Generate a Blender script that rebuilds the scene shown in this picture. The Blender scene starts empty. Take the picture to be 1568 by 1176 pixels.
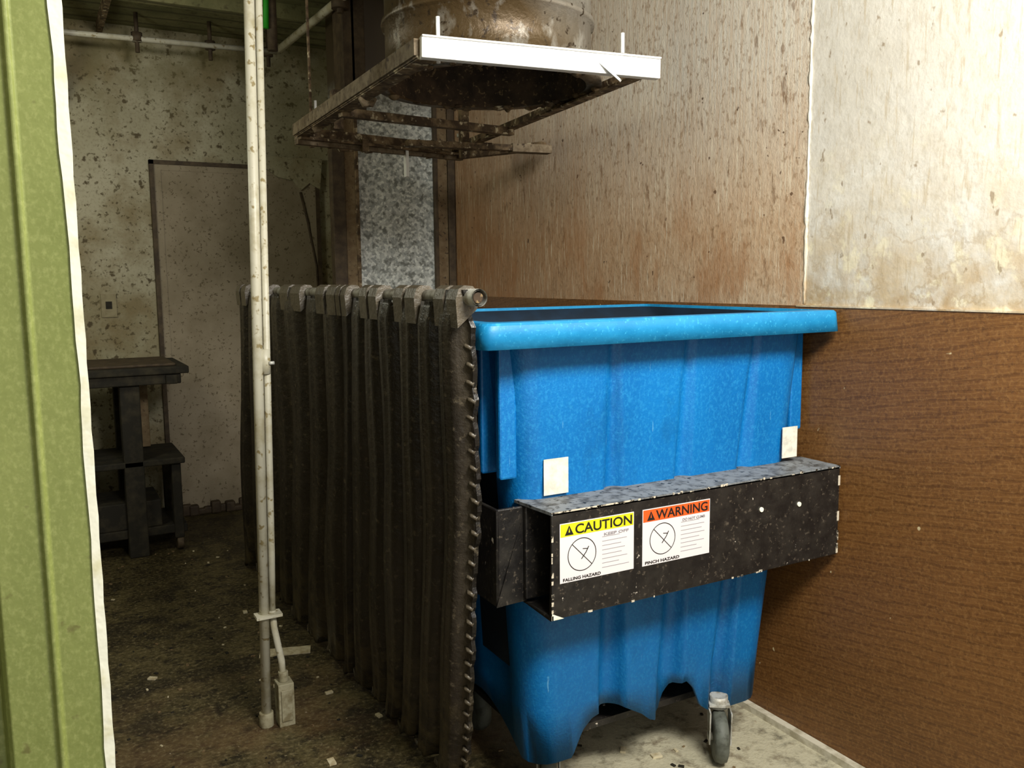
import bpy, bmesh, math, random
from mathutils import Vector, Matrix
random.seed(7)
sc=bpy.context.scene
sc.view_settings.view_transform='Standard'
sc.view_settings.look='None'

# ------------------------------------------------------------ materials
def S(r,g,b):
    def c(v):
        v/=255.
        return v/12.92 if v<=.04045 else ((v+.055)/1.055)**2.4
    return (c(r),c(g),c(b),1)
class NT:
    def __init__(s,name,rough=.7,metal=0.,spec=.4):
        m=bpy.data.materials.new(name);m.use_nodes=True;s.m=m
        s.t=m.node_tree;s.t.nodes.clear()
        s.o=s.n('ShaderNodeOutputMaterial');s.b=s.n('ShaderNodeBsdfPrincipled')
        s.t.links.new(s.b.outputs[0],s.o.inputs[0])
        s.b.inputs['Roughness'].default_value=rough
        s.b.inputs['Metallic'].default_value=metal
        s.b.inputs['Specular IOR Level'].default_value=spec
        s.tc=s.n('ShaderNodeTexCoord');s.co=s.tc.outputs['Object']
        s.sep=s.n('ShaderNodeSeparateXYZ');s.l(s.co,s.sep.inputs[0])
    def n(s,k): return s.t.nodes.new(k)
    def l(s,a,b): s.t.links.new(a,b)
    def st(s,sock,v):
        if hasattr(v,'is_output'): s.l(v,sock)
        else: sock.default_value=v
    def ax(s,a): return s.sep.outputs[a]
    def point(s): return s.n('ShaderNodeNewGeometry').outputs['Pointiness']
    def sco(s,sc3,off=(0,0,0),rot=(0,0,0)):
        m=s.n('ShaderNodeMapping');s.l(s.co,m.inputs[0]);m.inputs['Scale'].default_value=sc3;m.inputs['Location'].default_value=off
        m.inputs['Rotation'].default_value=rot
        return m.outputs[0]
    def noise(s,scale,detail=4,sc3=(1,1,1),off=(0,0,0),rough=.6):
        t=s.n('ShaderNodeTexNoise');s.l(s.sco(sc3,off),t.inputs['Vector'])
        t.inputs['Scale'].default_value=scale;t.inputs['Detail'].default_value=detail;t.inputs['Roughness'].default_value=rough
        return t.outputs[0]
    def voro(s,scale,sc3=(1,1,1),out='Distance',off=(0,0,0)):
        t=s.n('ShaderNodeTexVoronoi');s.l(s.sco(sc3,off),t.inputs['Vector']);t.inputs['Scale'].default_value=scale
        return t.outputs[out]
    def wave(s,scale,dist,direction='Z',sc3=(1,1,1),dscale=1.,detail=2,rot=(0,0,0)):
        t=s.n('ShaderNodeTexWave');s.l(s.sco(sc3,rot=rot),t.inputs['Vector']);t.bands_direction=direction
        t.inputs['Scale'].default_value=scale;t.inputs['Distortion'].default_value=dist
        t.inputs['Detail Scale'].default_value=dscale;t.inputs['Detail'].default_value=detail
        return t.outputs['Fac']
    def rng(s,v,lo,hi,a=0.,b=1.):
        m=s.n('ShaderNodeMapRange');s.st(m.inputs[0],v);m.inputs[1].default_value=lo;m.inputs[2].default_value=hi
        m.inputs[3].default_value=a;m.inputs[4].default_value=b;return m.outputs[0]
    def op(s,o,a,b):
        m=s.n('ShaderNodeMath');m.operation=o;s.st(m.inputs[0],a);s.st(m.inputs[1],b);m.use_clamp=True;return m.outputs[0]
    def mul(s,a,b): return s.op('MULTIPLY',a,b)
    def mix(s,f,a,b):
        m=s.n('ShaderNodeMix');m.data_type='RGBA';s.st(m.inputs[0],f);s.st(m.inputs[6],a);s.st(m.inputs[7],b);return m.outputs[2]
    def col(s,v): s.st(s.b.inputs['Base Color'],v)
    def bump(s,h,strength=.3,dist=.01):
        b=s.n('ShaderNodeBump');b.inputs['Strength'].default_value=strength;b.inputs['Distance'].default_value=dist
        s.l(h,b.inputs['Height']);s.l(b.outputs[0],s.b.inputs['Normal'])
def simple(name,c,c2=None,scale=30,lo=.45,hi=.65,rough=.6,metal=0,bump=.2,c3=None,spec=.4,s3=60):
    k=NT(name,rough,metal,spec);x=c
    nz=k.noise(scale)
    if c2: x=k.mix(k.rng(nz,lo,hi),c,c2)
    if c3: x=k.mix(k.rng(k.noise(s3,2,off=(3,3,3)),.6,.68),x,c3)
    k.col(x)
    if bump:k.bump(nz,bump)
    return k.m

# upper right plywood (drip-streaked, some whitening, lamp glare painted into the colour)
k=NT('stained_plywood_upper',.5,0,.4)
g=k.noise(7,6,(1,3,.8));fine=k.noise(44,6,(1,1.4,.7),rough=.75)
c=k.mix(k.rng(g,.35,.7),S(146,106,68),S(172,132,94))
glare_wash=k.rng(k.ax('Y'),4.1,2.1,.05,.9)
c=k.mix(k.mul(glare_wash,k.rng(fine,.34,.60,.4,1)),c,S(208,184,154))
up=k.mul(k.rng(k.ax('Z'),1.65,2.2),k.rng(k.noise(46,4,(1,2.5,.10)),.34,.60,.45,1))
c=k.mix(k.mul(up,k.rng(k.ax('Y'),4.3,2.5,.2,1.0)),c,S(212,206,192))  # glare and whitening painted paler toward the seam and the top
streak=k.rng(k.noise(40,3,(1,3.2,.16),off=(0,3,1)),.59,.66)
c=k.mix(k.mul(streak,.6),c,S(226,216,192))
pit=k.rng(k.noise(60,4,(1,1,.7),off=(0,5,7)),.55,.66)
c=k.mix(k.mul(pit,.55),c,S(136,104,70))
drk=k.rng(k.noise(22,5,(1,1.4,.45),off=(0,9,4)),.62,.68)
c=k.mix(k.mul(drk,.6),c,S(112,80,50))
dots=k.rng(k.noise(26,2,off=(0,4,8)),.71,.74);c=k.mix(k.mul(dots,.85),c,S(74,48,28))
sm=k.mul(k.rng(k.noise(5,6,(1,1.5,.5),off=(0,1,9)),.50,.64),k.rng(k.ax('Z'),2.1,1.5))
c=k.mix(k.mul(sm,.6),c,S(162,114,72))
k.col(c);k.bump(fine,.4);M_PLYU=k.m
# upper right white wall
k=NT('grimy_white_paint',.45,0,.45)
c=k.mix(k.rng(k.noise(2.5,5),.35,.7),S(212,209,200),S(198,193,181))
fine=k.noise(50,5,(1,1.3,.7),rough=.7);c=k.mix(k.rng(fine,.48,.68,0,.5),c,S(174,166,148))
low=k.rng(k.ax('Z'),1.95,1.42);low2=k.rng(k.ax('Z'),1.6,1.42)
c=k.mix(k.mul(low,k.rng(k.noise(7,7,(1,1,1.3)),.40,.62,0,.8)),c,S(188,168,132))
c=k.mix(k.mul(low2,k.rng(k.noise(10,6,off=(0,4,1)),.42,.60,0,.8)),c,S(168,142,102))
c=k.mix(k.mul(low,k.rng(k.noise(13,6,(1,1.2,1),off=(0,2,6)),.56,.64,0,.8)),c,S(222,214,184))
cr=k.rng(k.noise(4,6,off=(2,5,1)),.49,.505);cr2=k.rng(k.noise(4,6,off=(2,5,1)),.53,.512)
c=k.mix(k.mul(k.mul(k.mul(cr,cr2),.4),low),c,S(150,124,84))
dr=k.rng(k.noise(30,3,(1,2.5,.3),off=(0,6,2)),.58,.68);c=k.mix(k.mul(dr,.5),c,S(174,158,128))
sp=k.rng(k.noise(26,3,(1,1,.6)),.65,.70);c=k.mix(k.mul(sp,.7),c,S(130,110,82))
k.col(c);k.bump(k.noise(16,7),.35);M_WHITE=k.m
# lower plywood
k=NT('brown_wood_panel',.42,0,.4)
w=k.wave(11,9,'Z',(1,.30,1),.8,1.2,rot=(.45,0,0))
w2=k.wave(30,6,'Z',(1,.3,1),1.2,2.0,rot=(.45,0,0))
c=k.mix(k.rng(k.noise(1.8,4),.35,.7),S(100,66,32),S(118,80,42))
c=k.mix(k.mul(k.rng(w,.26,.0),.42),c,S(72,44,20))
c=k.mix(k.mul(k.rng(w2,.75,1.0),.28),c,S(148,108,60))
c=k.mix(k.mul(k.rng(k.noise(110,4,rough=.7),.5,.66),.5),c,S(144,106,62))
c=k.mix(k.mul(k.rng(k.noise(80,4,off=(2,2,2),rough=.7),.52,.66),.5),c,S(72,44,21))
sp=k.rng(k.noise(22,2,off=(4,1,2)),.745,.77);c=k.mix(sp,c,S(196,180,140))
k.col(c);k.bump(k.noise(60,3),.12);M_PLYL=k.m
# back wall
k=NT('speckled_old_plaster',.8)
c=k.mix(k.rng(k.noise(1.6,5),.35,.7),S(180,174,150),S(150,144,114))
c=k.mix(k.mul(k.rng(k.noise(2.5,5,off=(3,0,0)),.48,.64),.7),c,S(124,106,68))
c=k.mix(k.mul(k.rng(k.noise(60,3),.5,.7),.4),c,S(112,104,76))
sp=k.rng(k.noise(15,3,off=(1,2,3)),.60,.66);c=k.mix(k.mul(sp,.9),c,S(74,62,38))
sp=k.rng(k.noise(36,3),.59,.65);c=k.mix(k.mul(sp,.8),c,S(84,74,48))
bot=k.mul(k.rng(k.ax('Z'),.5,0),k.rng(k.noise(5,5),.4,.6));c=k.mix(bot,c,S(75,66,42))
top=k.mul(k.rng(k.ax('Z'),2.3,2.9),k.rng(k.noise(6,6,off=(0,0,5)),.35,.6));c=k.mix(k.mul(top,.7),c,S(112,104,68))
k.col(c);k.bump(k.noise(12,6),.4);M_PLAST=k.m
# ceiling
k=NT('dirty_olive_ceiling',.85)
c=k.mix(k.rng(k.noise(4,6),.35,.7),S(92,92,58),S(128,124,86))
c=k.mix(k.mul(k.rng(k.wave(2.2,1.5,'Y'),.2,.0),.7),c,S(60,56,34))
c=k.mix(k.mul(k.rng(k.noise(30,3),.55,.7),.6),c,S(60,52,30))
k.col(c);k.bump(k.noise(15,6),.5);M_CEIL=k.m
# floor
k=NT('dirty_concrete_floor',.5,0,.35)
n1=k.noise(3.2,8);n2=k.noise(14,8,off=(3,4,0),rough=.7);n3=k.noise(60,6,off=(1,4,0),rough=.75)
c=k.mix(k.rng(n1,.38,.62),S(60,52,30),S(92,82,52))
c=k.mix(k.rng(n2,.48,.62),c,S(36,30,17))
c=k.mix(k.rng(n3,.52,.66,0,.7),c,S(118,106,74))
c=k.mix(k.rng(n3,.47,.36,0,.7),c,S(30,25,15))
brn=k.mul(k.rng(k.ax('Y'),3.4,2.4),k.rng(k.noise(2.4,6,off=(7,2,0)),.48,.60))
c=k.mix(k.mul(brn,.45),c,S(130,98,68))
wet=k.rng(k.noise(4.5,6,off=(9,1,0)),.53,.60);c=k.mix(k.mul(wet,.6),c,S(26,21,14))
pale_conc=k.mul(k.rng(k.ax('X'),1.15,1.5),k.rng(k.ax('Y'),3.0,2.3))
c=k.mix(k.mul(pale_conc,k.rng(n2,.72,.50)),c,S(194,188,162))  # lighter concrete toward the right wall
c=k.mix(k.mul(k.rng(n3,.52,.66),.4),c,S(140,128,98))
c=k.mix(k.rng(k.noise(30,3,off=(2,8,0)),.70,.74),c,S(165,150,125))
k.col(c);k.bump(n2,.6,.02);M_FLOOR=k.m
M_BACKDOOR=simple('door_faded_paint',S(150,138,116),S(130,118,95),5,.4,.7,.7,c3=S(100,88,66))
M_DARKWOOD=simple('grimy_dark_wood',S(30,27,18),S(60,54,38),14,.45,.75,.8)
M_DARKTRIM=simple('dark_stained_trim',S(62,50,36),S(88,74,54),20,.4,.7,.7)
M_TAN=simple('tan_grimy_board',S(112,92,64),S(136,118,88),20,.4,.7,.7,c3=S(70,56,38))
k=NT('glossy_green_enamel',.45,0,.35)
c=k.mix(k.rng(k.noise(6,6,(1,1,.4)),.35,.7),S(112,122,62),S(132,140,78))
c=k.mix(k.mul(k.rng(k.noise(220,4,(1,1,.7),rough=.7),.48,.66),.4),c,S(162,168,106))
c=k.mix(k.mul(k.rng(k.noise(40,3,off=(3,3,3)),.66,.72),.6),c,S(88,78,42))
k.col(c);k.bump(k.noise(25,4),.15);M_GREEN=k.m
M_JEDGE=simple('lit_edge_chip_white',S(236,236,218),S(212,208,170),25,.5,.7,.5)  # white for the jamb's painted-in lit edge, also sleeve chips and studs
M_PIPEW=simple('cream_painted_pipe',S(204,200,180),S(178,170,140),12,.5,.7,.4,c3=S(150,136,98),s3=40)
M_OUTLET=simple('yellowed_outlet_plate',S(150,140,108),S(128,118,88),12)
k=NT('galvanised_spangle',.5,.1,.6)
v=k.voro(75,(1,1,1),'Color');sv=k.n('ShaderNodeSeparateColor');k.l(v,sv.inputs[0])
c=k.mix(k.rng(sv.outputs[0],0,1),S(146,152,150),S(228,232,226))
c=k.mix(k.rng(k.noise(28,6),.50,.62),c,S(112,116,110))
c=k.mix(k.rng(k.ax('Z'),2.35,2.6),c,S(70,58,40))
k.col(c);M_GALV=k.m
k=NT('dirty_chute_steel',.42,.35,.5)
c=k.mix(k.rng(k.noise(7,5,(1,1,.3)),.35,.7),S(158,154,142),S(206,206,200))
left=k.rng(k.ax('X'),1.46,1.02)
gr=k.rng(k.ax('Z'),2.62,2.2)
amt=k.op('ADD',k.mul(gr,.85),k.mul(left,.9))
c=k.mix(k.mul(amt,k.rng(k.noise(12,7,(1,1,.6)),.22,.46)),c,S(78,62,38))
c=k.mix(k.rng(k.noise(38,4),.59,.66),c,S(52,40,26))
k.col(c);k.bump(k.noise(30,5),.4);M_CHUTE=k.m
M_RUST=simple('rusty_grimy_steel',S(66,50,32),S(128,108,80),22,.42,.62,.7,.1,.5,c3=S(190,178,150),s3=34)
M_RAIL=simple('dusty_brown_rail',S(126,112,90),S(90,74,52),26,.42,.62,.7,.1,.5,c3=S(60,46,30),s3=34)
M_BLACKIN=simple('dark_brown_interior',S(48,38,28),S(84,66,48),12,.4,.7,.9,c3=S(120,100,70))  # one dark brown mix for the drum inside and the rod end
M_BAR=simple('bare_aluminium_bar',S(238,238,236),S(218,216,212),30,.55,.75,.4)
k=NT('weathered_black_plastic',.38,0,.55)
c=k.mix(k.rng(k.noise(10,6,(1,1,.3)),.35,.7),S(42,37,31),S(64,57,47))
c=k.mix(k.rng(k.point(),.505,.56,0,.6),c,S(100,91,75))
c=k.mix(k.rng(k.point(),.495,.44,0,.9),c,S(16,13,11))  # creases darkened in the colour to set off the ribs
c=k.mix(k.rng(k.noise(50,5,rough=.7),.57,.68,0,.7),c,S(104,94,76))
c=k.mix(k.mul(k.rng(k.noise(8,5,off=(2,2,2)),.55,.7),.6),c,S(32,27,22))
c=k.mix(k.mul(k.rng(k.ax('Z'),.45,0),k.rng(k.noise(16,5),.45,.6)),c,S(86,76,54))
k.col(c);k.bump(k.noise(40,5),.5);M_LID=k.m
k=NT('blue_polyethylene',.42,0,.4)
c=k.mix(k.rng(k.noise(5,5,(1,1,.3)),.35,.7),S(0,96,164),S(4,112,182))
c=k.mix(k.mul(k.rng(k.noise(130,5,(1,1,.7),rough=.7),.48,.64),.4),c,S(44,148,204))
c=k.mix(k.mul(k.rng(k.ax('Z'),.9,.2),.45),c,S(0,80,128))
c=k.mix(k.mul(k.rng(k.noise(11,6,(1,1,.5),off=(1,6,2)),.55,.68),.3),c,S(0,72,124))
sc1=k.rng(k.noise(24,6,(3,1,.25),off=(3,3,0)),.69,.73);c=k.mix(k.mul(sc1,.4),c,S(130,195,225))
k.col(c);k.bump(k.noise(160,3),.15);M_BLUE=k.m
M_BLUERIM=simple('blue_rim_plastic',S(16,118,170),S(30,134,186),14,.4,.7,.45,c3=S(48,148,196),s3=110)
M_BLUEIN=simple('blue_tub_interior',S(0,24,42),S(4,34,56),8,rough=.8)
k=NT('chipped_black_paint',.42,0,.45)
c=k.mix(k.rng(k.noise(20,5),.4,.7),S(24,22,21),S(44,41,37))
c=k.mix(k.rng(k.noise(26,4,off=(5,1,3)),.71,.73),c,S(215,205,190))
c=k.mix(k.mul(k.rng(k.noise(90,3),.6,.7),.5),c,S(105,95,82))
k.col(c);k.bump(k.noise(40,4),.2);M_SLV=k.m
M_SLVTOP=simple('dusty_black_steel',S(124,128,130),S(76,76,74),34,.45,.65,.6,c3=S(36,36,36))
M_CHIP=simple('chipped_bare_edge',S(205,195,175),S(40,36,30),50,.5,.6,.6)
M_LABW=simple('label_white',S(222,217,218),None,bump=0,rough=.5)
M_LABY=simple('label_yellow',S(222,216,24),None,bump=0)
M_LABO=simple('label_orange',S(232,88,28),None,bump=0)
M_INK=simple('label_ink',S(28,24,20),None,bump=0)
M_GREY=simple('label_grey_print',S(150,145,150),None,bump=0)
M_STK=simple('paper_sticker',S(226,222,206),S(200,198,185),40)
M_RUB=simple('caster_rubber',S(96,100,92),S(66,68,60),30)
M_ZINC=simple('zinc_bracket',S(205,205,198),S(150,145,130),30,metal=.4)
M_ROD=simple('dull_steel_rod',S(140,138,128),S(96,88,76),30,metal=.4)
M_BOX=simple('grey_cast_box',S(160,154,128),S(124,114,86),30)
M_CRUMB=simple('paper_scrap',S(205,195,165),S(170,155,120),40)
M_BRIGHTGREEN=simple('green_wire_jacket',S(30,150,20),None,bump=0)

# ------------------------------------------------------------ mesh builder
class MB:
    def __init__(s): s.v=[];s.f=[];s.mi=[];s.mats=[];s.sm=[]
    def m(s,mat):
        if mat not in s.mats:s.mats.append(mat)
        return s.mats.index(mat)
    def add(s,vs,fs,mat,smooth=False):
        o=len(s.v);s.v+= [tuple(v) for v in vs];i=s.m(mat)
        for f in fs:s.f.append([o+a for a in f]);s.mi.append(i);s.sm.append(smooth)
    def box(s,a,b,mat,rot=None,piv=None):
        x0,y0,z0=a;x1,y1,z1=b
        vs=[Vector(p) for p in((x0,y0,z0),(x1,y0,z0),(x1,y1,z0),(x0,y1,z0),(x0,y0,z1),(x1,y0,z1),(x1,y1,z1),(x0,y1,z1))]
        if rot: vs=[rot@(v-Vector(piv))+Vector(piv) for v in vs]
        s.add(vs,[(0,3,2,1),(4,5,6,7),(0,1,5,4),(1,2,6,5),(2,3,7,6),(3,0,4,7)],mat)
    def beam(s,p,q,w,h,mat):
        p=Vector(p);q=Vector(q);d=(q-p).normalized()
        up=Vector((0,0,1)) if abs(d.z)<.9 else Vector((1,0,0))
        r=d.cross(up).normalized();u=r.cross(d)
        vs=[c+r*a*w/2+u*b*h/2 for c in(p,q) for a,b in((-1,-1),(1,-1),(1,1),(-1,1))]
        s.add(vs,[(0,1,2,3),(7,6,5,4),(0,4,5,1),(1,5,6,2),(2,6,7,3),(3,7,4,0)],mat)
    def angle(s,p,q,w,mat,t=.006,side=1):
        p=Vector(p);q=Vector(q);d=(q-p).normalized();r=d.cross(Vector((0,0,1))).normalized()*side
        s.beam(p+r*w/2,q+r*w/2,w,t,mat);s.beam(p+Vector((0,0,w/2)),q+Vector((0,0,w/2)),t,w,mat)
    def tube(s,pts,r,mat,n=16,cap=True,smooth=True):
        pts=[Vector(p) for p in pts];rs=r if isinstance(r,(list,tuple)) else [r]*len(pts)
        vs=[]
        for i,p in enumerate(pts):
            d=(pts[min(i+1,len(pts)-1)]-pts[max(i-1,0)]).normalized()
            a=Vector((0,0,1)) if abs(d.z)<.9 else Vector((0,1,0))
            e=d.cross(a).normalized();g=e.cross(d)
            for j in range(n):
                t=2*math.pi*j/n;vs.append(p+(e*math.cos(t)+g*math.sin(t))*rs[i])
        fs=[(i*n+j,i*n+(j+1)%n,(i+1)*n+(j+1)%n,(i+1)*n+j) for i in range(len(pts)-1) for j in range(n)]
        s.add(vs,fs,mat,smooth)
        if cap:
            s.add(vs[:n],[tuple(range(n))],mat);s.add(vs[-n:],[tuple(range(n))],mat)
    def loft(s,rings,mat,closed=True,cap0=False,cap1=False,smooth=True):
        n=len(rings[0]);vs=[p for r in rings for p in r];fs=[]
        for i in range(len(rings)-1):
            for j in range(n if closed else n-1):
                fs.append((i*n+j,i*n+(j+1)%n,(i+1)*n+(j+1)%n,(i+1)*n+j))
        s.add(vs,fs,mat,smooth)
        if cap0:s.add(rings[0],[tuple(range(n))],mat)
        if cap1:s.add(rings[-1],[tuple(range(n))],mat)
    def obj(s,name,parent=None,bevel=0):
        me=bpy.data.meshes.new(name);me.from_pydata(s.v,[],s.f)
        for m in s.mats:me.materials.append(m)
        for p,i,sm in zip(me.polygons,s.mi,s.sm):p.material_index=i;p.use_smooth=sm
        bm=bmesh.new();bm.from_mesh(me);bmesh.ops.remove_doubles(bm,verts=bm.verts,dist=1e-5)
        bmesh.ops.recalc_face_normals(bm,faces=bm.faces);bm.to_mesh(me);bm.free()
        o=bpy.data.objects.new(name,me);sc.collection.objects.link(o)
        if parent:o.parent=parent
        if bevel:
            b=o.modifiers.new('bev','BEVEL');b.width=bevel;b.segments=2;b.limit_method='ANGLE';b.angle_limit=.7
        return o
def empty(name):
    e=bpy.data.objects.new(name,None);sc.collection.objects.link(e);e.empty_display_size=.1;return e

# ------------------------------------------------------------ room
def slab(name,a,b,mat):
    m=MB();m.box(a,b,mat);return m.obj(name)
XW=2.11
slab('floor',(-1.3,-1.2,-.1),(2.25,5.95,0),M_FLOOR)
slab('ceiling',(-1.3,-1.2,3.02),(2.25,5.95,3.12),M_CEIL)
slab('wall_right',(XW,-1.2,0),(2.25,5.95,3.02),M_WHITE)
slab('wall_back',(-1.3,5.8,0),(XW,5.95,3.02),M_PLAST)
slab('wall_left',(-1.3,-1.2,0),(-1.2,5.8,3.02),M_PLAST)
e=empty('wall_right_paneling')
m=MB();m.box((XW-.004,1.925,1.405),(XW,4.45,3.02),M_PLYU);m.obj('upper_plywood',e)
m=MB();m.box((XW-.007,-1.2,0),(XW,4.45,1.405),M_PLYL);m.obj('lower_plywood',e)
m=MB()
pts=[(XW-.002,1.925+random.uniform(-.0015,.0015),1.41+i*.016) for i in range(100)]
m.tube(pts,[random.uniform(.0030,.0070) for _ in pts],M_WHITE,8)
m.obj('trim_1')
m=MB();m.box((XW-.010,-1.2,1.402),(XW,1.95,1.407),M_WHITE);m.obj('trim_2')
m=MB();m.box((XW-.035,-1.2,0),(XW-.008,4.45,.022),simple('pale_curb',S(206,200,180),S(166,158,134),20));m.obj('baseboard_right')

# back door
e=empty('door_1')
m=MB();m.box((.74,5.775,.01),(1.66,5.80,2.18),M_BACKDOOR);m.obj('slab',e)
m=MB()
m.box((.675,5.76,0),(.70,5.8,2.24),M_DARKTRIM);m.box((1.70,5.76,0),(1.725,5.8,2.24),M_DARKTRIM);m.box((.675,5.76,2.215),(1.725,5.8,2.24),M_DARKTRIM)
m.box((.70,5.77,0),(.74,5.8,2.215),M_BACKDOOR);m.box((1.66,5.77,0),(1.70,5.8,2.215),M_BACKDOOR);m.box((.74,5.77,2.18),(1.66,5.8,2.215),M_BACKDOOR)
m.obj('casing',e)
m=MB()
pp=[(1.36,2.235),(1.45,2.17),(1.55,2.15),(1.60,2.09),(1.66,2.14),(1.73,2.10),(1.75,2.30),(1.36,2.30)]
m.add([(x,5.757,z) for x,z in pp]+[(x,5.775,z) for x,z in pp],[tuple(range(8))]+[(i,(i+1)%8,(i+1)%8+8,i+8) for i in range(8)],M_PLAST)
m.tube([(1.60,5.772,2.08),(1.64,5.772,1.9),(1.69,5.772,1.6),(1.70,5.772,1.3)],.008,M_DARKTRIM,8)
m.obj('peeled_paint_patch',e)
e=empty('wall_outlet')
m=MB();m.box((.36,5.788,1.29),(.445,5.80,1.43),M_OUTLET);m.box((.385,5.784,1.34),(.42,5.792,1.385),M_DARKWOOD)
m.obj('plate',e)
m=MB()
for i in range(26):
    x=.7+i*.045;h=random.uniform(.03,.08)
    m.box((x,5.71+random.uniform(0,.04),0),(x+.06,5.80,h),M_DARKTRIM)
m.obj('baseboard_back',bevel=.01)

# workbench
e=empty('workbench')
m=MB()
m.box((-.35,4.95,1.005),(.72,5.55,1.045),M_DARKWOOD);m.box((-.33,4.97,.95),(.68,5.01,1.005),M_DARKWOOD);m.box((-.33,5.49,.95),(.68,5.53,1.0),M_DARKWOOD);m.box((.60,4.95,.95),(.66,5.55,1.0),M_DARKWOOD)
m.box((-.30,5.0,1.045),(.66,5.5,1.06),M_DARKTRIM)
m.obj('top',e,.006)
m=MB()
for x in(-.28,.37):
    for y in(5.0,5.42):m.box((x,y,.0),(x+.10,y+.09,.95),M_DARKWOOD)
m.box((.61,5.03,.07),(.66,5.09,.52),M_DARKWOOD);m.box((.61,5.40,.07),(.66,5.46,.52),M_DARKWOOD)
for y in(5.06,5.43):
    m.tube([(.62,y,.04),(.655,y,.04)],.04,M_DARKTRIM,16)
m.box((-.28,5.0,.50),(.68,5.50,.535),M_DARKWOOD);m.box((-.28,5.04,.10),(.68,5.46,.15),M_DARKWOOD)
m.box((.50,5.40,.54),(.55,5.46,.95),M_TAN)
m.box((-.2,5.1,.54),(.2,5.4,.64),M_DARKTRIM)
m.box((.16,5.05,.15),(.55,5.40,.30),M_DARKWOOD)
m.obj('legs_and_shelf',e,.006)

# wall duct column
e=empty('galvanised_duct_column')
m=MB();m.box((1.535,4.46,0),(1.985,4.9,3.02),M_GALV);m.obj('duct',e,.004)
m=MB();m.box((1.40,4.44,0),(1.47,4.50,2.36),M_DARKTRIM);m.box((1.47,4.45,0),(1.535,4.50,2.36),M_TAN);m.box((1.985,4.455,0),(XW-.001,4.95,3.02),M_TAN)
m.box((1.525,4.44,0),(1.545,4.46,3.02),M_RUST);m.box((1.975,4.43,0),(1.995,4.46,3.02),M_DARKTRIM);m.box((1.40,4.42,2.34),(1.545,4.46,2.38),M_RUST)
m.box((2.06,4.44,1.3),(XW-.008,4.455,3.02),M_DARKTRIM)
m.box((1.48,4.44,2.36),(1.60,4.6,3.02),M_DARKTRIM)
m.obj('side_posts',e,.004)

# ceiling fittings
e=empty('sprinkler_pipe')
m=MB()
m.tube([(-1.2,5.6,2.86),(1.40,5.45,2.88)],.016,M_PIPEW,10)
for x in(.62,1.02,1.36):
    m.tube([(x,5.5,2.80),(x,5.5,3.02)],.012,M_DARKTRIM,8);m.tube([(x,5.5,2.86),(x,5.5,2.91)],.03,M_DARKTRIM,8)
m.tube([(1.38,5.3,2.86),(1.5,4.0,2.93),(1.6,3.4,2.96)],.022,M_PIPEW,10)
m.tube([(1.46,4.4,2.84),(1.46,4.4,3.02)],.018,M_DARKTRIM,8);m.tube([(1.46,4.40,2.86),(1.46,4.40,2.91)],.045,M_DARKTRIM,12)
m.obj('pipe_run',e)
m=MB();m.tube([(1.12,4.55,3.02),(1.125,4.55,2.9),(1.12,4.55,2.76)],.014,M_BRIGHTGREEN,8);m.tube([(1.155,4.57,3.02),(1.155,4.57,2.66)],.026,M_DARKTRIM,8);m.obj('electrical_wire_drop')
m=MB();m.beam((.20,5.2,2.98),(.20,5.8,2.50),.07,.05,M_DARKTRIM);m.beam((.2,5.75,2.5),(.2,5.75,3.02),.06,.05,M_DARKTRIM);m.obj('wall_bracket_brace')
m=MB();m.beam((-1.2,5.0,2.98),(2.1,5.0,2.98),.07,.08,M_CEIL);m.beam((-1.2,4.0,2.98),(2.1,4.0,2.98),.07,.08,M_CEIL);m.beam((.45,3,2.99),(.45,5.8,2.99),.03,.06,M_RUST);m.obj('ceiling_joist')

# ------------------------------------------------------------ green door frame (foreground)
e=empty('door_frame')
Y0=.80
prof=[(-1.2,Y0+.10),(-1.2,Y0+.016),(-.046,Y0+.016),(-.043,Y0+.004),(-.040,Y0),(-.008,Y0),(-.0055,Y0-.003),(-.003,Y0-.003),(-.0005,Y0),(.030,Y0),(.034,Y0+.004)]
m=MB()
r0=[(x,y,0) for x,y in prof]+[(.034,Y0+.10,0)];r1=[(x,y,3.02) for x,y,_ in r0]
m.loft([r0,r1],M_GREEN,smooth=False);m.obj('jamb',e,.001)
m=MB();n=160
ra=[];rb=[];rc=[]
for i in range(n):
    z=3.0*i/(n-1);w=.0030+.0012*math.sin(i*.9)*random.random()+.014*max(0,(z-1.5))
    ra.append((.032-w,Y0-.0012,z));rb.append((.0362+.0004*math.sin(i*2.3),Y0-.0012,z));rc.append((.0365,Y0+.02,z))
m.loft([ra,rb,rc],M_JEDGE,closed=False,smooth=False);m.obj('lit_edge_strip',e)  # near-white strip paints light on the jamb's narrow face

# ------------------------------------------------------------ conduits
e=empty('electrical_conduit')
m=MB()
m.tube([(.597,2.83,0),(.662,2.83,3.02)],.0165,M_PIPEW,16)
m.tube([(.634,2.835,.40),(.640,2.835,.6),(.693,2.835,3.02)],.0115,M_PIPEW,14)
m.tube([(.634,2.835,.40),(.636,2.83,.34),(.655,2.825,.22),(.657,2.825,.15)],.0115,M_PIPEW,14)
m.obj('pipes',e)
m=MB();m.tube([(.646,2.83,1.20),(.648,2.83,1.28)],.017,M_PIPEW,14);m.tube([(.655,2.815,1.235),(.672,2.815,1.235)],.006,M_ZINC,8)
m.box((.575,2.80,.385),(.66,2.85,.395),M_PIPEW);m.obj('couplings',e)
m=MB();m.box((.632,2.79,.0),(.685,2.85,.15),M_BOX);m.box((.64,2.785,.02),(.677,2.79,.13),M_BOX);m.tube([(.657,2.82,.15),(.657,2.82,.185)],.017,M_BOX,12)
m.tube([(.597,2.83,0),(.597,2.83,.05)],.024,M_BOX,12);m.obj('junction_box',e,.004)

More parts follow.
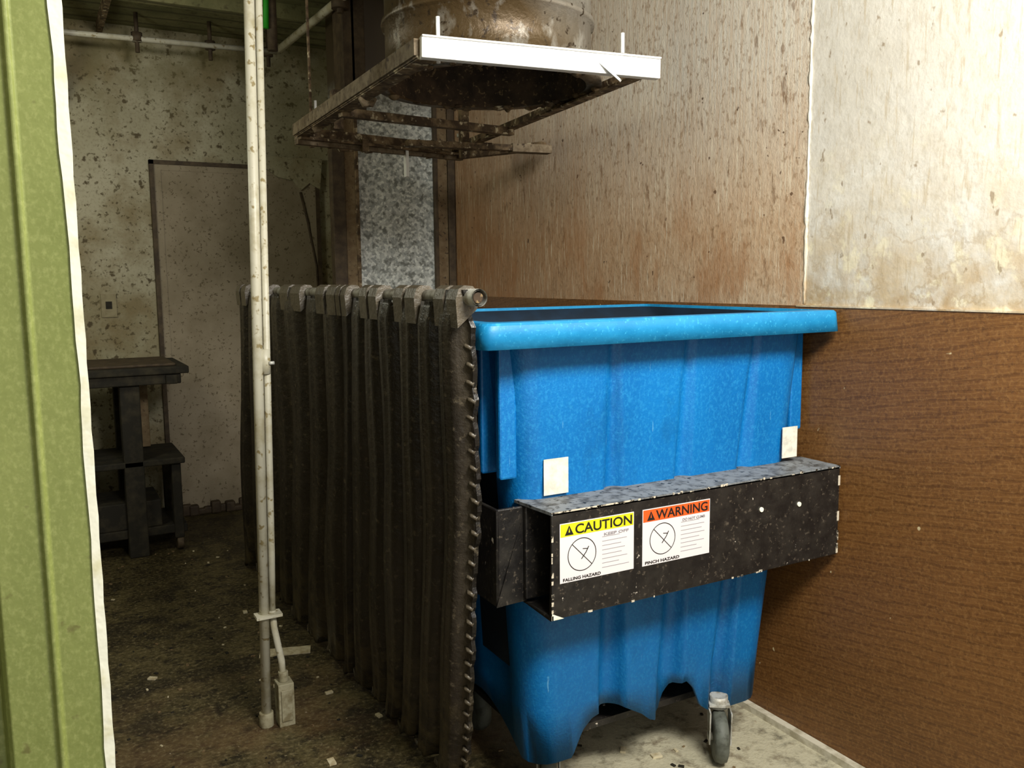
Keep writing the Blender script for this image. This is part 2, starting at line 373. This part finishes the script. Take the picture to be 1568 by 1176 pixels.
# ------------------------------------------------------------ chute
e=empty('trash_chute')
cx,cy,R=1.36,2.60,.335
def ring(r,z,n=64): return [(cx+r*math.cos(2*math.pi*i/n),cy+r*math.sin(2*math.pi*i/n),z) for i in range(n)]
m=MB()
m.loft([ring(R,3.02),ring(R,2.32)],M_CHUTE)
m.loft([ring(R,2.32),ring(R+.010,2.317),ring(R+.012,2.308),ring(R+.010,2.30),ring(R,2.298),ring(R,2.15),ring(R+.035,2.135),ring(R+.035,2.12),ring(R-.015,2.12)],M_CHUTE)
m.loft([ring(R+.001,2.47),ring(R+.006,2.467),ring(R+.006,2.455),ring(R+.001,2.452)],M_CHUTE)
m.loft([ring(R-.015,2.12),ring(R-.03,3.02)],M_BLACKIN)
m.obj('drum',e)
m=MB()
for i in range(40):
    a=random.uniform(0,6.28);r=R+random.uniform(-.01,.03);l=random.uniform(.004,.014);w=random.uniform(.012,.03)
    x=cx+r*math.cos(a);y=cy+r*math.sin(a);m.tube([(x,y,2.125),(x,y,2.122-l*.6),(x,y,2.12-l)],[w,w*.8,w*.3],M_RUST,8)
m.obj('grime_drips',e)
A=(.965,2.24);B=(1.665,2.10);C_=(.995,3.63);D=(1.83,3.80)
m=MB()
m.beam((A[0],A[1],2.122),(B[0],B[1],2.107),.03,.056,M_BAR)
m.beam((A[0],A[1],2.150),(B[0],B[1],2.136),.045,.005,M_BAR);m.obj('front_bar',e,.003)
m=MB()
m.angle((A[0],A[1]+.02,2.10),(C_[0],C_[1],2.09),.05,M_RUST,.008)
m.beam((A[0]-.004,A[1]+.02,2.128),(C_[0]-.004,C_[1],2.115),.014,.045,M_RAIL)
m.angle((C_[0],C_[1],2.08),(D[0],D[1],2.08),.05,M_RUST,.01)
m.beam((C_[0],C_[1]-.01,2.075),(D[0],D[1]-.01,2.075),.03,.035,M_RAIL)
m.angle((B[0],B[1]+.02,2.10),(1.82,3.78,2.10),.04,M_RUST,side=-1)
m.beam((1.40,3.42,2.06),(2.03,3.34,2.06),.05,.025,M_RUST)
m.beam((1.86,3.36,2.06),(2.04,3.33,2.06),.06,.035,M_RAIL)
m.beam((1.0,3.05,2.09),(1.75,3.15,2.09),.035,.03,M_RUST)
m.beam((1.81,3.78,2.08),(2.03,3.36,2.08),.04,.035,M_RUST)
m.beam((1.10,3.4,2.09),(1.10,3.4,2.24),.04,.04,M_RUST);m.beam((1.30,3.65,2.05),(1.30,3.65,2.10),.03,.03,M_RUST)
m.beam((1.52,3.72,1.96),(1.52,3.72,2.10),.03,.014,M_BAR);m.beam((1.68,3.45,2.02),(1.68,3.45,2.26),.035,.035,M_RUST)
for _ in range(24):
    t=random.random();p=random.choice([((A[0]+.01,A[1]+.3),C_),(C_,D),(C_,D),((1.40,3.42),(2.03,3.34))])
    x=p[0][0]+(p[1][0]-p[0][0])*t;y=p[0][1]+(p[1][1]-p[0][1])*t
    h=random.random()*.012;w=random.uniform(.01,.035)
    m.tube([(x-w,y,2.075),(x-w*.4,y,2.068-h),(x+w*.5,y,2.070-h),(x+w,y,2.076)],[.006,.013,.011,.005],random.choice([M_RUST,M_RUST,M_RAIL]),8)
m.obj('track_frame',e,.003)
m=MB()
for x,y in((1.04,2.29),(1.60,2.19),(1.06,3.55),(1.78,3.70)):
    m.tube([(x,y,2.10),(x,y,2.225)],.006,M_BAR,8);m.tube([(x,y,2.15),(x,y,2.165)],.014,M_ZINC,6)
m.tube([(1.04,3.55,2.1),(1.04,3.55,3.02)],.006,M_RUST,8)
m.beam((1.46,2.145,2.135),(1.52,2.09,2.06),.022,.006,M_BAR)
m.obj('threaded_rods',e)

# ------------------------------------------------------------ dumpster lid
def lidpos(s,h):
    yt=1.78+s*2.42
    yb=2.20+s*2.40
    b=h**.62
    y=yb+(yt-yb)*b
    x=(1.0-.09*s)+(.865-(1.0-.09*s))*h
    z=.02+1.455*h
    return Vector((x,y,z))
def make_lid(name,s0,s1,ribs,off,parent,seed):
    m=MB();K=18;nx=ribs*K;nz=100
    rnd=random.Random(seed)
    ws=[rnd.uniform(.75,1.3) for _ in range(ribs)];tot=sum(ws);cum=[0]
    for w in ws:cum.append(cum[-1]+w/tot)
    amps=[rnd.uniform(.85,1.2) for _ in range(ribs+1)]
    jag=[rnd.uniform(-.003,.003) for _ in range(nz+1)]
    def surf(i,j,side):
        rb=min(i//K,ribs-1);fr=i/K-rb
        h=j/nz
        u=cum[rb]+(cum[rb+1]-cum[rb])*fr
        u2=u
        if 0<i<nx:u2=u+.009*math.sin(h*4.1+rb*1.1)+.002*math.sin(h*11+rb*2.9)
        s=s0+(s1-s0)*u2
        p=lidpos(s,h)
        wob=.006*math.sin(h*4.5+s*9)+.003*math.sin(h*11+s*31)-.02*math.sin(math.pi*min(1,h*1.6))*(1-h)
        # broad rib with flat crown, steep sides and a raised mid crease
        t=abs(fr-.5)*2
        c=1-2*min(1,max(0,(t-.52)/.30))
        c+=.28*max(0,1-abs(t-.0)/.16)
        amp=.019*amps[rb]*(min(1,(1-h)*14+.2))
        p.x+=-amp*c+wob+off+side
        edge=.010*abs(math.sin(h*52))+.004*math.sin(h*23)+jag[j]
        if i==0:p.y-=edge
        if i==1:p.y-=edge*.4
        if i==nx:p.y+=edge
        if j==0:p.z+=.02*math.sin(u*31)+.012*math.sin(u*97)+.02
        if j==nz and (rb%2==1):p.z-=.045
        if j==nz-1 and (rb%2==1):p.z-=.032
        return p
    front=[[surf(i,j,-.006) for i in range(nx+1)] for j in range(nz+1)]
    back=[[surf(i,j,.006) for i in range(nx+1)] for j in range(nz+1)]
    m.loft(front,M_LID,closed=False);m.loft(back,M_LID,closed=False)
    m.loft([front[0],back[0]],M_LID,closed=False,smooth=False);m.loft([front[-1],back[-1]],M_LID,closed=False,smooth=False)
    for i in(0,nx):m.loft([[r[i] for r in front],[r[i] for r in back]],M_LID,closed=False,smooth=False)
    # folded notches along the side edge
    for j in range(30):
        h=.03+.9*(j+.5)/30
        p=front[int(h*nz)][0];q=rnd.uniform(.6,1.2)
        m.tube([p+Vector((.004,.002,-.006)),p+Vector((-.006,.012,0)),p+Vector((-.004,.034*q,.004))],[.006,.006,.002],M_LID,6)
    for q in range(0,ribs,2):
        u0,u1=cum[q],cum[q+1]
        for ua,ub in((u0-.01,u0+.42*(u1-u0)),(u0+.58*(u1-u0),u1+.03*(u1-u0))):
            pa=lidpos(s0+(s1-s0)*max(0,ua),1);pb=lidpos(s0+(s1-s0)*ub,1)
            z=pa.z
            pr=[(-.022,-.085),(-.026,-.02),(-.018,.004),(-.004,.012),(.018,.010),(.030,-.004),(.034,-.03),(.026,-.045)]
            m.loft([[ (pa.x+off+a,pa.y,z+b-.002) for a,b in pr],[(pb.x+off+a,pb.y,z+b-.002) for a,b in pr]],M_LID,cap0=True,cap1=True,smooth=False)
    return m.obj(name,parent)
e=empty('dumpster_lid')
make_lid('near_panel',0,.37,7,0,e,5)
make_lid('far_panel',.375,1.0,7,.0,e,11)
m=MB()
a=lidpos(0,1);b=lidpos(1,1)
m.tube([(a.x+.012,a.y-.045,a.z-.018),(b.x+.012,b.y,b.z-.018)],.017,M_ROD,16,cap=False)
m.tube([(a.x+.012,a.y-.045,a.z-.018),(a.x+.012,a.y+.03,a.z-.018)],[.020,.020],M_ZINC,16,cap=False)
m.tube([(a.x+.012,a.y-.040,a.z-.018),(a.x+.012,a.y+.4,a.z-.018)],.012,M_BLACKIN,16,cap=True)
m.obj('hinge_rod',e)

# ------------------------------------------------------------ blue cart
e=empty('blue_trash_cart')
NF=84
def outline(x0,x1,y0,y1,r):
    pts=[]
    for i in range(NF+1):
        s=i/NF;x=x0+r+(x1-x0-2*r)*s;pts.append((x,y0,'f',s))
    for a in(-67.5,-45,-22.5):
        t=math.radians(a);pts.append((x1-r+r*math.cos(t),y0+r+r*math.sin(t),'c',0))
    for i in range(13):pts.append((x1,y0+r+(y1-y0-2*r)*i/12,'r',i/12))
    for a in(22.5,45,67.5):
        t=math.radians(a);pts.append((x1-r+r*math.cos(t),y1-r+r*math.sin(t),'c',0))
    for i in range(NF+1):
        s=1-i/NF;pts.append((x0+r+(x1-x0-2*r)*s,y1,'b',s))
    for a in(112.5,135,157.5):
        t=math.radians(a);pts.append((x0+r+r*math.cos(t),y1-r+r*math.sin(t),'c',0))
    for i in range(13):pts.append((x0,y1-r-(y1-y0-2*r)*i/12,'l',1-i/12))
    for a in(202.5,225,247.5):
        t=math.radians(a);pts.append((x0+r+r*math.cos(t),y0+r+r*math.sin(t),'c',0))
    return pts
def groove(s,k):
    d=0
    for c,w in((.27,.030),(.56,.030),(.84,.026)):
        ww=w*(.5+1.9*k)
        x=abs(s-c)/ww
        if x<1:d=max(d,(1-x*x)**.7)
    return d*(.010+.036*k)
def bodyrect(z):
    k=(1.36-z)/(1.36-.16)
    return (1.02+.10*k,2.06-.10*k,1.855+.065*k,2.62-.07*k)
def bottomz(s):
    key=[(0,.16),(.075,.16),(.095,.19),(.125,.232),(.17,.26),(.23,.272),(.33,.262),(.42,.225),(.46,.200),(.50,.19),(.545,.20),(.57,.245),(.60,.28),(.66,.285),(.70,.255),(.74,.19),(.79,.165),(.9,.16),(1,.16)]
    for (a,za),(b,zb) in zip(key,key[1:]):
        if a<=s<=b:
            t=(s-a)/(b-a);return za+(zb-za)*t
    return .16
m=MB();rings=[]
zs=[1.36,1.25,1.1,1.0,.93,.85,.75,.65,.55,.45,.38,.32]
for z in zs+['b','b2']:
    rg=[]
    if z in('b','b2'):
        o=outline(*bodyrect(.2),.07)
        for x,y,t,s in o:
            zb=bottomz(s) if t in'fb' else .16
            if t in('l','r'):zb=.16+.10*max(0,math.sin(math.pi*s))
            k=.85
            if t=='f':y+=groove(s,k)
            if t=='b':y-=groove(s,k)
            if z=='b2':
                y+= .012 if t=='f' else (-.012 if t=='b' else 0)
                x+= .012 if t=='l' else (-.012 if t=='r' else 0)
            rg.append((x,y,zb))
    else:
        k=(1.36-z)/1.2;o=outline(*bodyrect(z),.07)
        for x,y,t,s in o:
            if t=='f':y+=groove(s,k)
            if t=='b':y-=groove(s,k)
            if t=='l' and z<1.3 and (.15<s<.35 or .6<s<.8):x+=.02
            rg.append((x,y,z))
    rings.append(rg)
o=outline(*bodyrect(.3),.07);rings.append([(x+(.02 if t=='l' else -.02 if t=='r' else 0),y+(.03+groove(s,.8) if t=='f' else -.03-groove(s,.8) if t=='b' else 0),.33) for x,y,t,s in o])
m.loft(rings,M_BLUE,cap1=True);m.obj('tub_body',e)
m=MB()
def rect_ring(x0,x1,y0,y1,r,z):return [(x,y,z) for x,y,t,s in outline(x0,x1,y0,y1,r)]
RX0,RX1,RY0,RY1=.90,2.094,1.762,2.695
def RR(i,z,r=.03):return rect_ring(RX0+i,RX1-i,RY0+i,RY1-i,r,z)
m.loft([rect_ring(1.02,2.06,1.855,2.62,.07,1.350),RR(.010,1.350),RR(.010,1.334),RR(0,1.334)],M_BLUERIM,smooth=False)
m.loft([RR(0,1.334),RR(.005,1.390)],M_BLUERIM,smooth=True)
m.loft([RR(.005,1.390),RR(.010,1.396),RR(.045,1.397)],M_BLUERIM,smooth=False)
m.loft([RR(.045,1.397),RR(.05,1.388)],M_BLUERIM,smooth=False)
m.obj('rim',e)
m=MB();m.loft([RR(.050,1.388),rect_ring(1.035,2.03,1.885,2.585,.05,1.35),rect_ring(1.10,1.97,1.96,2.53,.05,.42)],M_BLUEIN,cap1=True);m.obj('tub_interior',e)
m=MB()
for y,x in((1.90,1.005),(1.99,1.0)):
    m.box((x,y-.012,.99),(x+.05,y+.012,1.34),M_BLUE)
m.box((2.035,1.90,1.02),(2.085,1.94,1.34),M_BLUE)
m.obj('side_ribs',e,.006)
SY=1.75;X0,X1=1.072,2.092;Z0,Z1=.655,.93
m=MB()
m.box((X0,SY,Z0),(X1,SY+.008,Z1),M_SLV)
m.box((X0,SY+.008,Z0),(X1,1.92,Z0+.008),M_SLV)
m.box((X0-.01,1.86,Z0+.02),(X1-.03,1.885,Z1-.008),M_SLV)
m.box((.985,1.875,Z0+.01),(1.075,1.885,Z1-.01),M_SLV)
m.box((.985,1.875,Z0+.01),(.995,2.64,Z1-.01),M_SLV)
m.box((.985,2.63,Z0+.01),(2.08,2.64,Z1-.01),M_SLV)
m.box((X0,2.64,Z0),(X1,2.78,Z1),M_SLV)
m.obj('fork_sleeve',e,.004)
m=MB();m.add([(X0,SY,Z1),(X1,SY,Z1),(X1,1.91,Z1),(X0-.015,1.91,Z1),(X0,SY,Z1-.008),(X1,SY,Z1-.008),(X1,1.91,Z1-.008),(X0-.015,1.91,Z1-.008)],[(0,1,2,3),(4,5,6,7),(0,1,5,4),(1,2,6,5),(2,3,7,6),(3,0,4,7)],M_SLVTOP)
m.obj('fork_sleeve_top',e)
m=MB()
random.seed(3)
for i in range(14):
    z=Z0+i*(Z1-Z0-.02)/14
    if random.random()<.7:m.box((X0-.001,SY-.001,z),(X0+random.uniform(.002,.006),SY,z+random.uniform(.008,.018)),M_CHIP)
m.box((X0,SY-.001,Z1-.004),(X0+.25,SY,Z1),M_CHIP)
for _ in range(34):
    t=random.random();x=X0+(X1-X0)*t;zz=random.choice([Z0,Z1-.005,Z1-.005]);w=random.uniform(.003,.014)
    m.box((x,SY-.001,zz),(min(x+w,X1),SY,zz+random.uniform(.002,.007)),M_CHIP)
for x,z in((1.77,.84),(1.92,.835)):
    m.tube([(x,SY-.004,z),(x,SY+.002,z)],.007,M_JEDGE,10)
for z in(.66,.70,.76,.87):m.box((X1-.008,SY-.001,z),(X1,SY,z+.03),M_CHIP)
m.add([(X0,SY-.001,Z0),(X0+.035,SY-.001,Z0),(X0,SY-.001,Z0+.018)],[(0,1,2)],M_JEDGE)
m.obj('paint_chips',e)
def label(name,x0,x1,hdr,word,foot):
    z0,z1=.746,.898;y=SY-.0015
    m=MB();m.box((x0,y,z0),(x1,SY-.0002,z1),M_LABW);m.box((x0+.002,y-.0006,z1-.034),(x1-.002,y,z1-.002),hdr)
    w=x1-x0;ccx=x0+w*.29;ccz=z0+.066;r=.043;n=40
    a=[(ccx+r*math.cos(6.2832*i/n),y-.0004,ccz+r*math.sin(6.2832*i/n)) for i in range(n)]
    b=[(ccx+(r-.0022)*math.cos(6.2832*i/n),y-.0004,ccz+(r-.0022)*math.sin(6.2832*i/n)) for i in range(n)]
    m.loft([a,b],M_INK,smooth=False)
    m.beam((ccx-r*.7,y-.0004,ccz+r*.7),(ccx+r*.7,y-.0004,ccz-r*.7),.0005,.0018,M_INK)
    m.beam((ccx-.002,y-.0003,ccz-.012),(ccx+.012,y-.0003,ccz+.004),.0004,.0024,M_INK)
    m.beam((ccx+.012,y-.0003,ccz+.004),(ccx+.02,y-.0003,ccz+.018),.0004,.0024,M_INK)
    m.beam((ccx+.002,y-.0003,ccz+.014),(ccx+.018,y-.0003,ccz+.012),.0004,.002,M_INK)
    for q in range(8):
        zz=z1-.052-q*.0115
        if zz<z0+.014:break
        L=random.uniform(.6,1)*w*.38
        m.box((x0+w*.56,y-.0003,zz),(x0+w*.56+L,y,zz+.0016),M_GREY)
    tx=x0+.014;m.add([(tx,y-.001,z1-.031),(tx+.026,y-.001,z1-.031),(tx+.013,y-.001,z1-.006)],[(0,1,2)],M_INK)
    m.add([(tx+.011,y-.0013,z1-.024),(tx+.015,y-.0013,z1-.024),(tx+.013,y-.0013,z1-.012)],[(0,1,2)],hdr)
    m.obj(name,e)
    def txt(s,x,z,size,mat,nm,wd=None):
        cu=bpy.data.curves.new(nm,'FONT');cu.body=s;cu.size=size;cu.extrude=.0002;cu.offset=size*.018
        o=bpy.data.objects.new(nm,cu);sc.collection.objects.link(o);o.rotation_euler=(math.pi/2,0,0);o.location=(x,y-.001,z)
        cu.materials.append(mat);o.parent=e
        if wd:
            bpy.context.view_layer.update();o.scale=(wd/max(o.dimensions.x,1e-4),1,1)
    txt(word,x0+.044,z1-.030,.034,M_INK,name+'_word',w-.052)
    txt(foot,x0+.008,z0+.004,.011,M_INK,name+'_footer',w*.5)
    txt('KEEP OFF' if word=='CAUTION' else 'DO NOT CLIMB',x0+w*.58,z1-.048,.010,M_GREY,name+'_small',w*.34)
label('caution_label',1.095,1.321,M_LABY,'CAUTION','FALLING HAZARD')
label('warning_label',1.349,1.578,M_LABO,'WARNING','PINCH HAZARD')
m=MB()
m.box((1.122,1.868,.94),(1.197,1.8695,1.035),M_STK);m.box((1.968,1.864,.945),(2.03,1.8665,1.04),M_STK)
m.obj('paper_stickers',e)
m=MB()
def caster(x,y,ang):
    rot=Matrix.Rotation(ang,3,'Z')
    def T(p): return rot@Vector(p)+Vector((x,y,0))
    prof=[(-.022,.03),(-.022,.062),(-.017,.075),(0,.080),(.017,.075),(.022,.062),(.022,.03)]
    n=32;rg=[[T((a,r*math.cos(6.2832*i/n),.08+r*math.sin(6.2832*i/n))) for i in range(n)] for a,r in prof]
    m.loft(rg,M_RUB,cap0=True,cap1=True)
    m.tube([T((-.036,0,.08)),T((.036,0,.08))],.012,M_ZINC,12)
    for sx in(-1,1):
        q=[T((sx*.030,-.018,.06)),T((sx*.030,.018,.06)),T((sx*.030,.045,.168)),T((sx*.030,-.03,.168))]
        q2=[T((sx*.034,-.018,.06)),T((sx*.034,.018,.06)),T((sx*.034,.045,.168)),T((sx*.034,-.03,.168))]
        m.add(q+q2,[(0,1,2,3),(4,5,6,7),(0,1,5,4),(1,2,6,5),(2,3,7,6),(3,0,4,7)],M_ZINC)
    m.tube([T((0,.03,.163)),T((0,.03,.20))],.028,M_ZINC,16)
    m.beam(T((-.032,.035,.176)),T((.032,.035,.176)),.07,.006,M_ZINC)
for x,y,a in((1.21,2.0,-.5),(1.775,1.905,-.6),(1.21,2.46,0),(1.80,2.46,-.3)):caster(x,y,a)
m.box((1.16,1.99,.18),(1.9,2.5,.20),M_SLV)
m.obj('casters',e)

# debris
m=MB()
for x,y in((.95,2.70),(.72,2.5),(1.9,2.35),(1.55,2.1),(.42,2.6),(.60,2.9),(.3,3.4),(.75,3.9),(1.62,2.02),(.85,2.95),(.5,2.4),(.7,3.1)):
    a=random.uniform(0,3);s=random.uniform(.008,.02)
    m.box((x-s,y-s*.6,0),(x+s,y+s*.6,.006),M_CRUMB,Matrix.Rotation(a,3,'Z'),(x,y,0))
m.box((.70,3.35,0),(.90,3.42,.004),M_CRUMB,Matrix.Rotation(-.3,3,'Z'),(.8,3.38,0))
for _ in range(200):
    x=random.uniform(-.1,.9);y=random.uniform(2.2,5.2);s=random.uniform(.003,.009)
    if random.random()<.3:x=random.uniform(1.2,2.0);y=random.uniform(1.6,2.4)
    m.box((x-s,y-s*.6,0),(x+s,y+s*.6,.004),random.choice([M_CRUMB,M_DARKWOOD,M_DARKWOOD,M_TAN]),Matrix.Rotation(random.uniform(0,3),3,'Z'),(x,y,0))
m.obj('floor_debris')

# ------------------------------------------------------------ lights
def area(name,loc,tgt,sx,sy,en,col=(1,1,1)):
    l=bpy.data.lights.new(name,'AREA');l.shape='RECTANGLE';l.size=sx;l.size_y=sy;l.energy=en;l.color=col
    o=bpy.data.objects.new(name,l);sc.collection.objects.link(o);o.location=loc
    o.rotation_euler=(Vector(tgt)-Vector(loc)).to_track_quat('-Z','Y').to_euler();return o
area('ceiling_lamp_front',(1.15,.1,2.6),(1.7,2.0,1.5),1.0,.5,108,(1,.965,.895))
l=bpy.data.lights.new('back_room_fill','POINT');l.energy=31;l.color=(1,1,.82);l.shadow_soft_size=.25  # unseen fill light, added to brighten the back room and ceiling
o=bpy.data.objects.new('back_room_fill',l);sc.collection.objects.link(o);o.location=(-.5,3.9,2.3)
w=bpy.data.worlds.new('World');sc.world=w;w.use_nodes=True
w.node_tree.nodes['Background'].inputs[0].default_value=(.96,.93,.84,1);w.node_tree.nodes['Background'].inputs[1].default_value=1.0

# ------------------------------------------------------------ camera
th=math.radians(28.9);p=math.radians(7.0);r=.0107
F=Vector((math.cos(p)*math.sin(th),math.cos(p)*math.cos(th),-math.sin(p)))
R0=Vector((math.cos(th),-math.sin(th),0));U0=R0.cross(F)
Rr=(R0-r*U0).normalized();U=Rr.cross(F)
mat=Matrix(((Rr.x,U.x,-F.x,0),(Rr.y,U.y,-F.y,0),(Rr.z,U.z,-F.z,1.5),(0,0,0,1)))
cam=bpy.data.cameras.new('Camera');co=bpy.data.objects.new('Camera',cam);sc.collection.objects.link(co)
co.matrix_world=mat;cam.sensor_width=36;cam.lens=1320/1568*36;cam.clip_start=.02
sc.camera=co
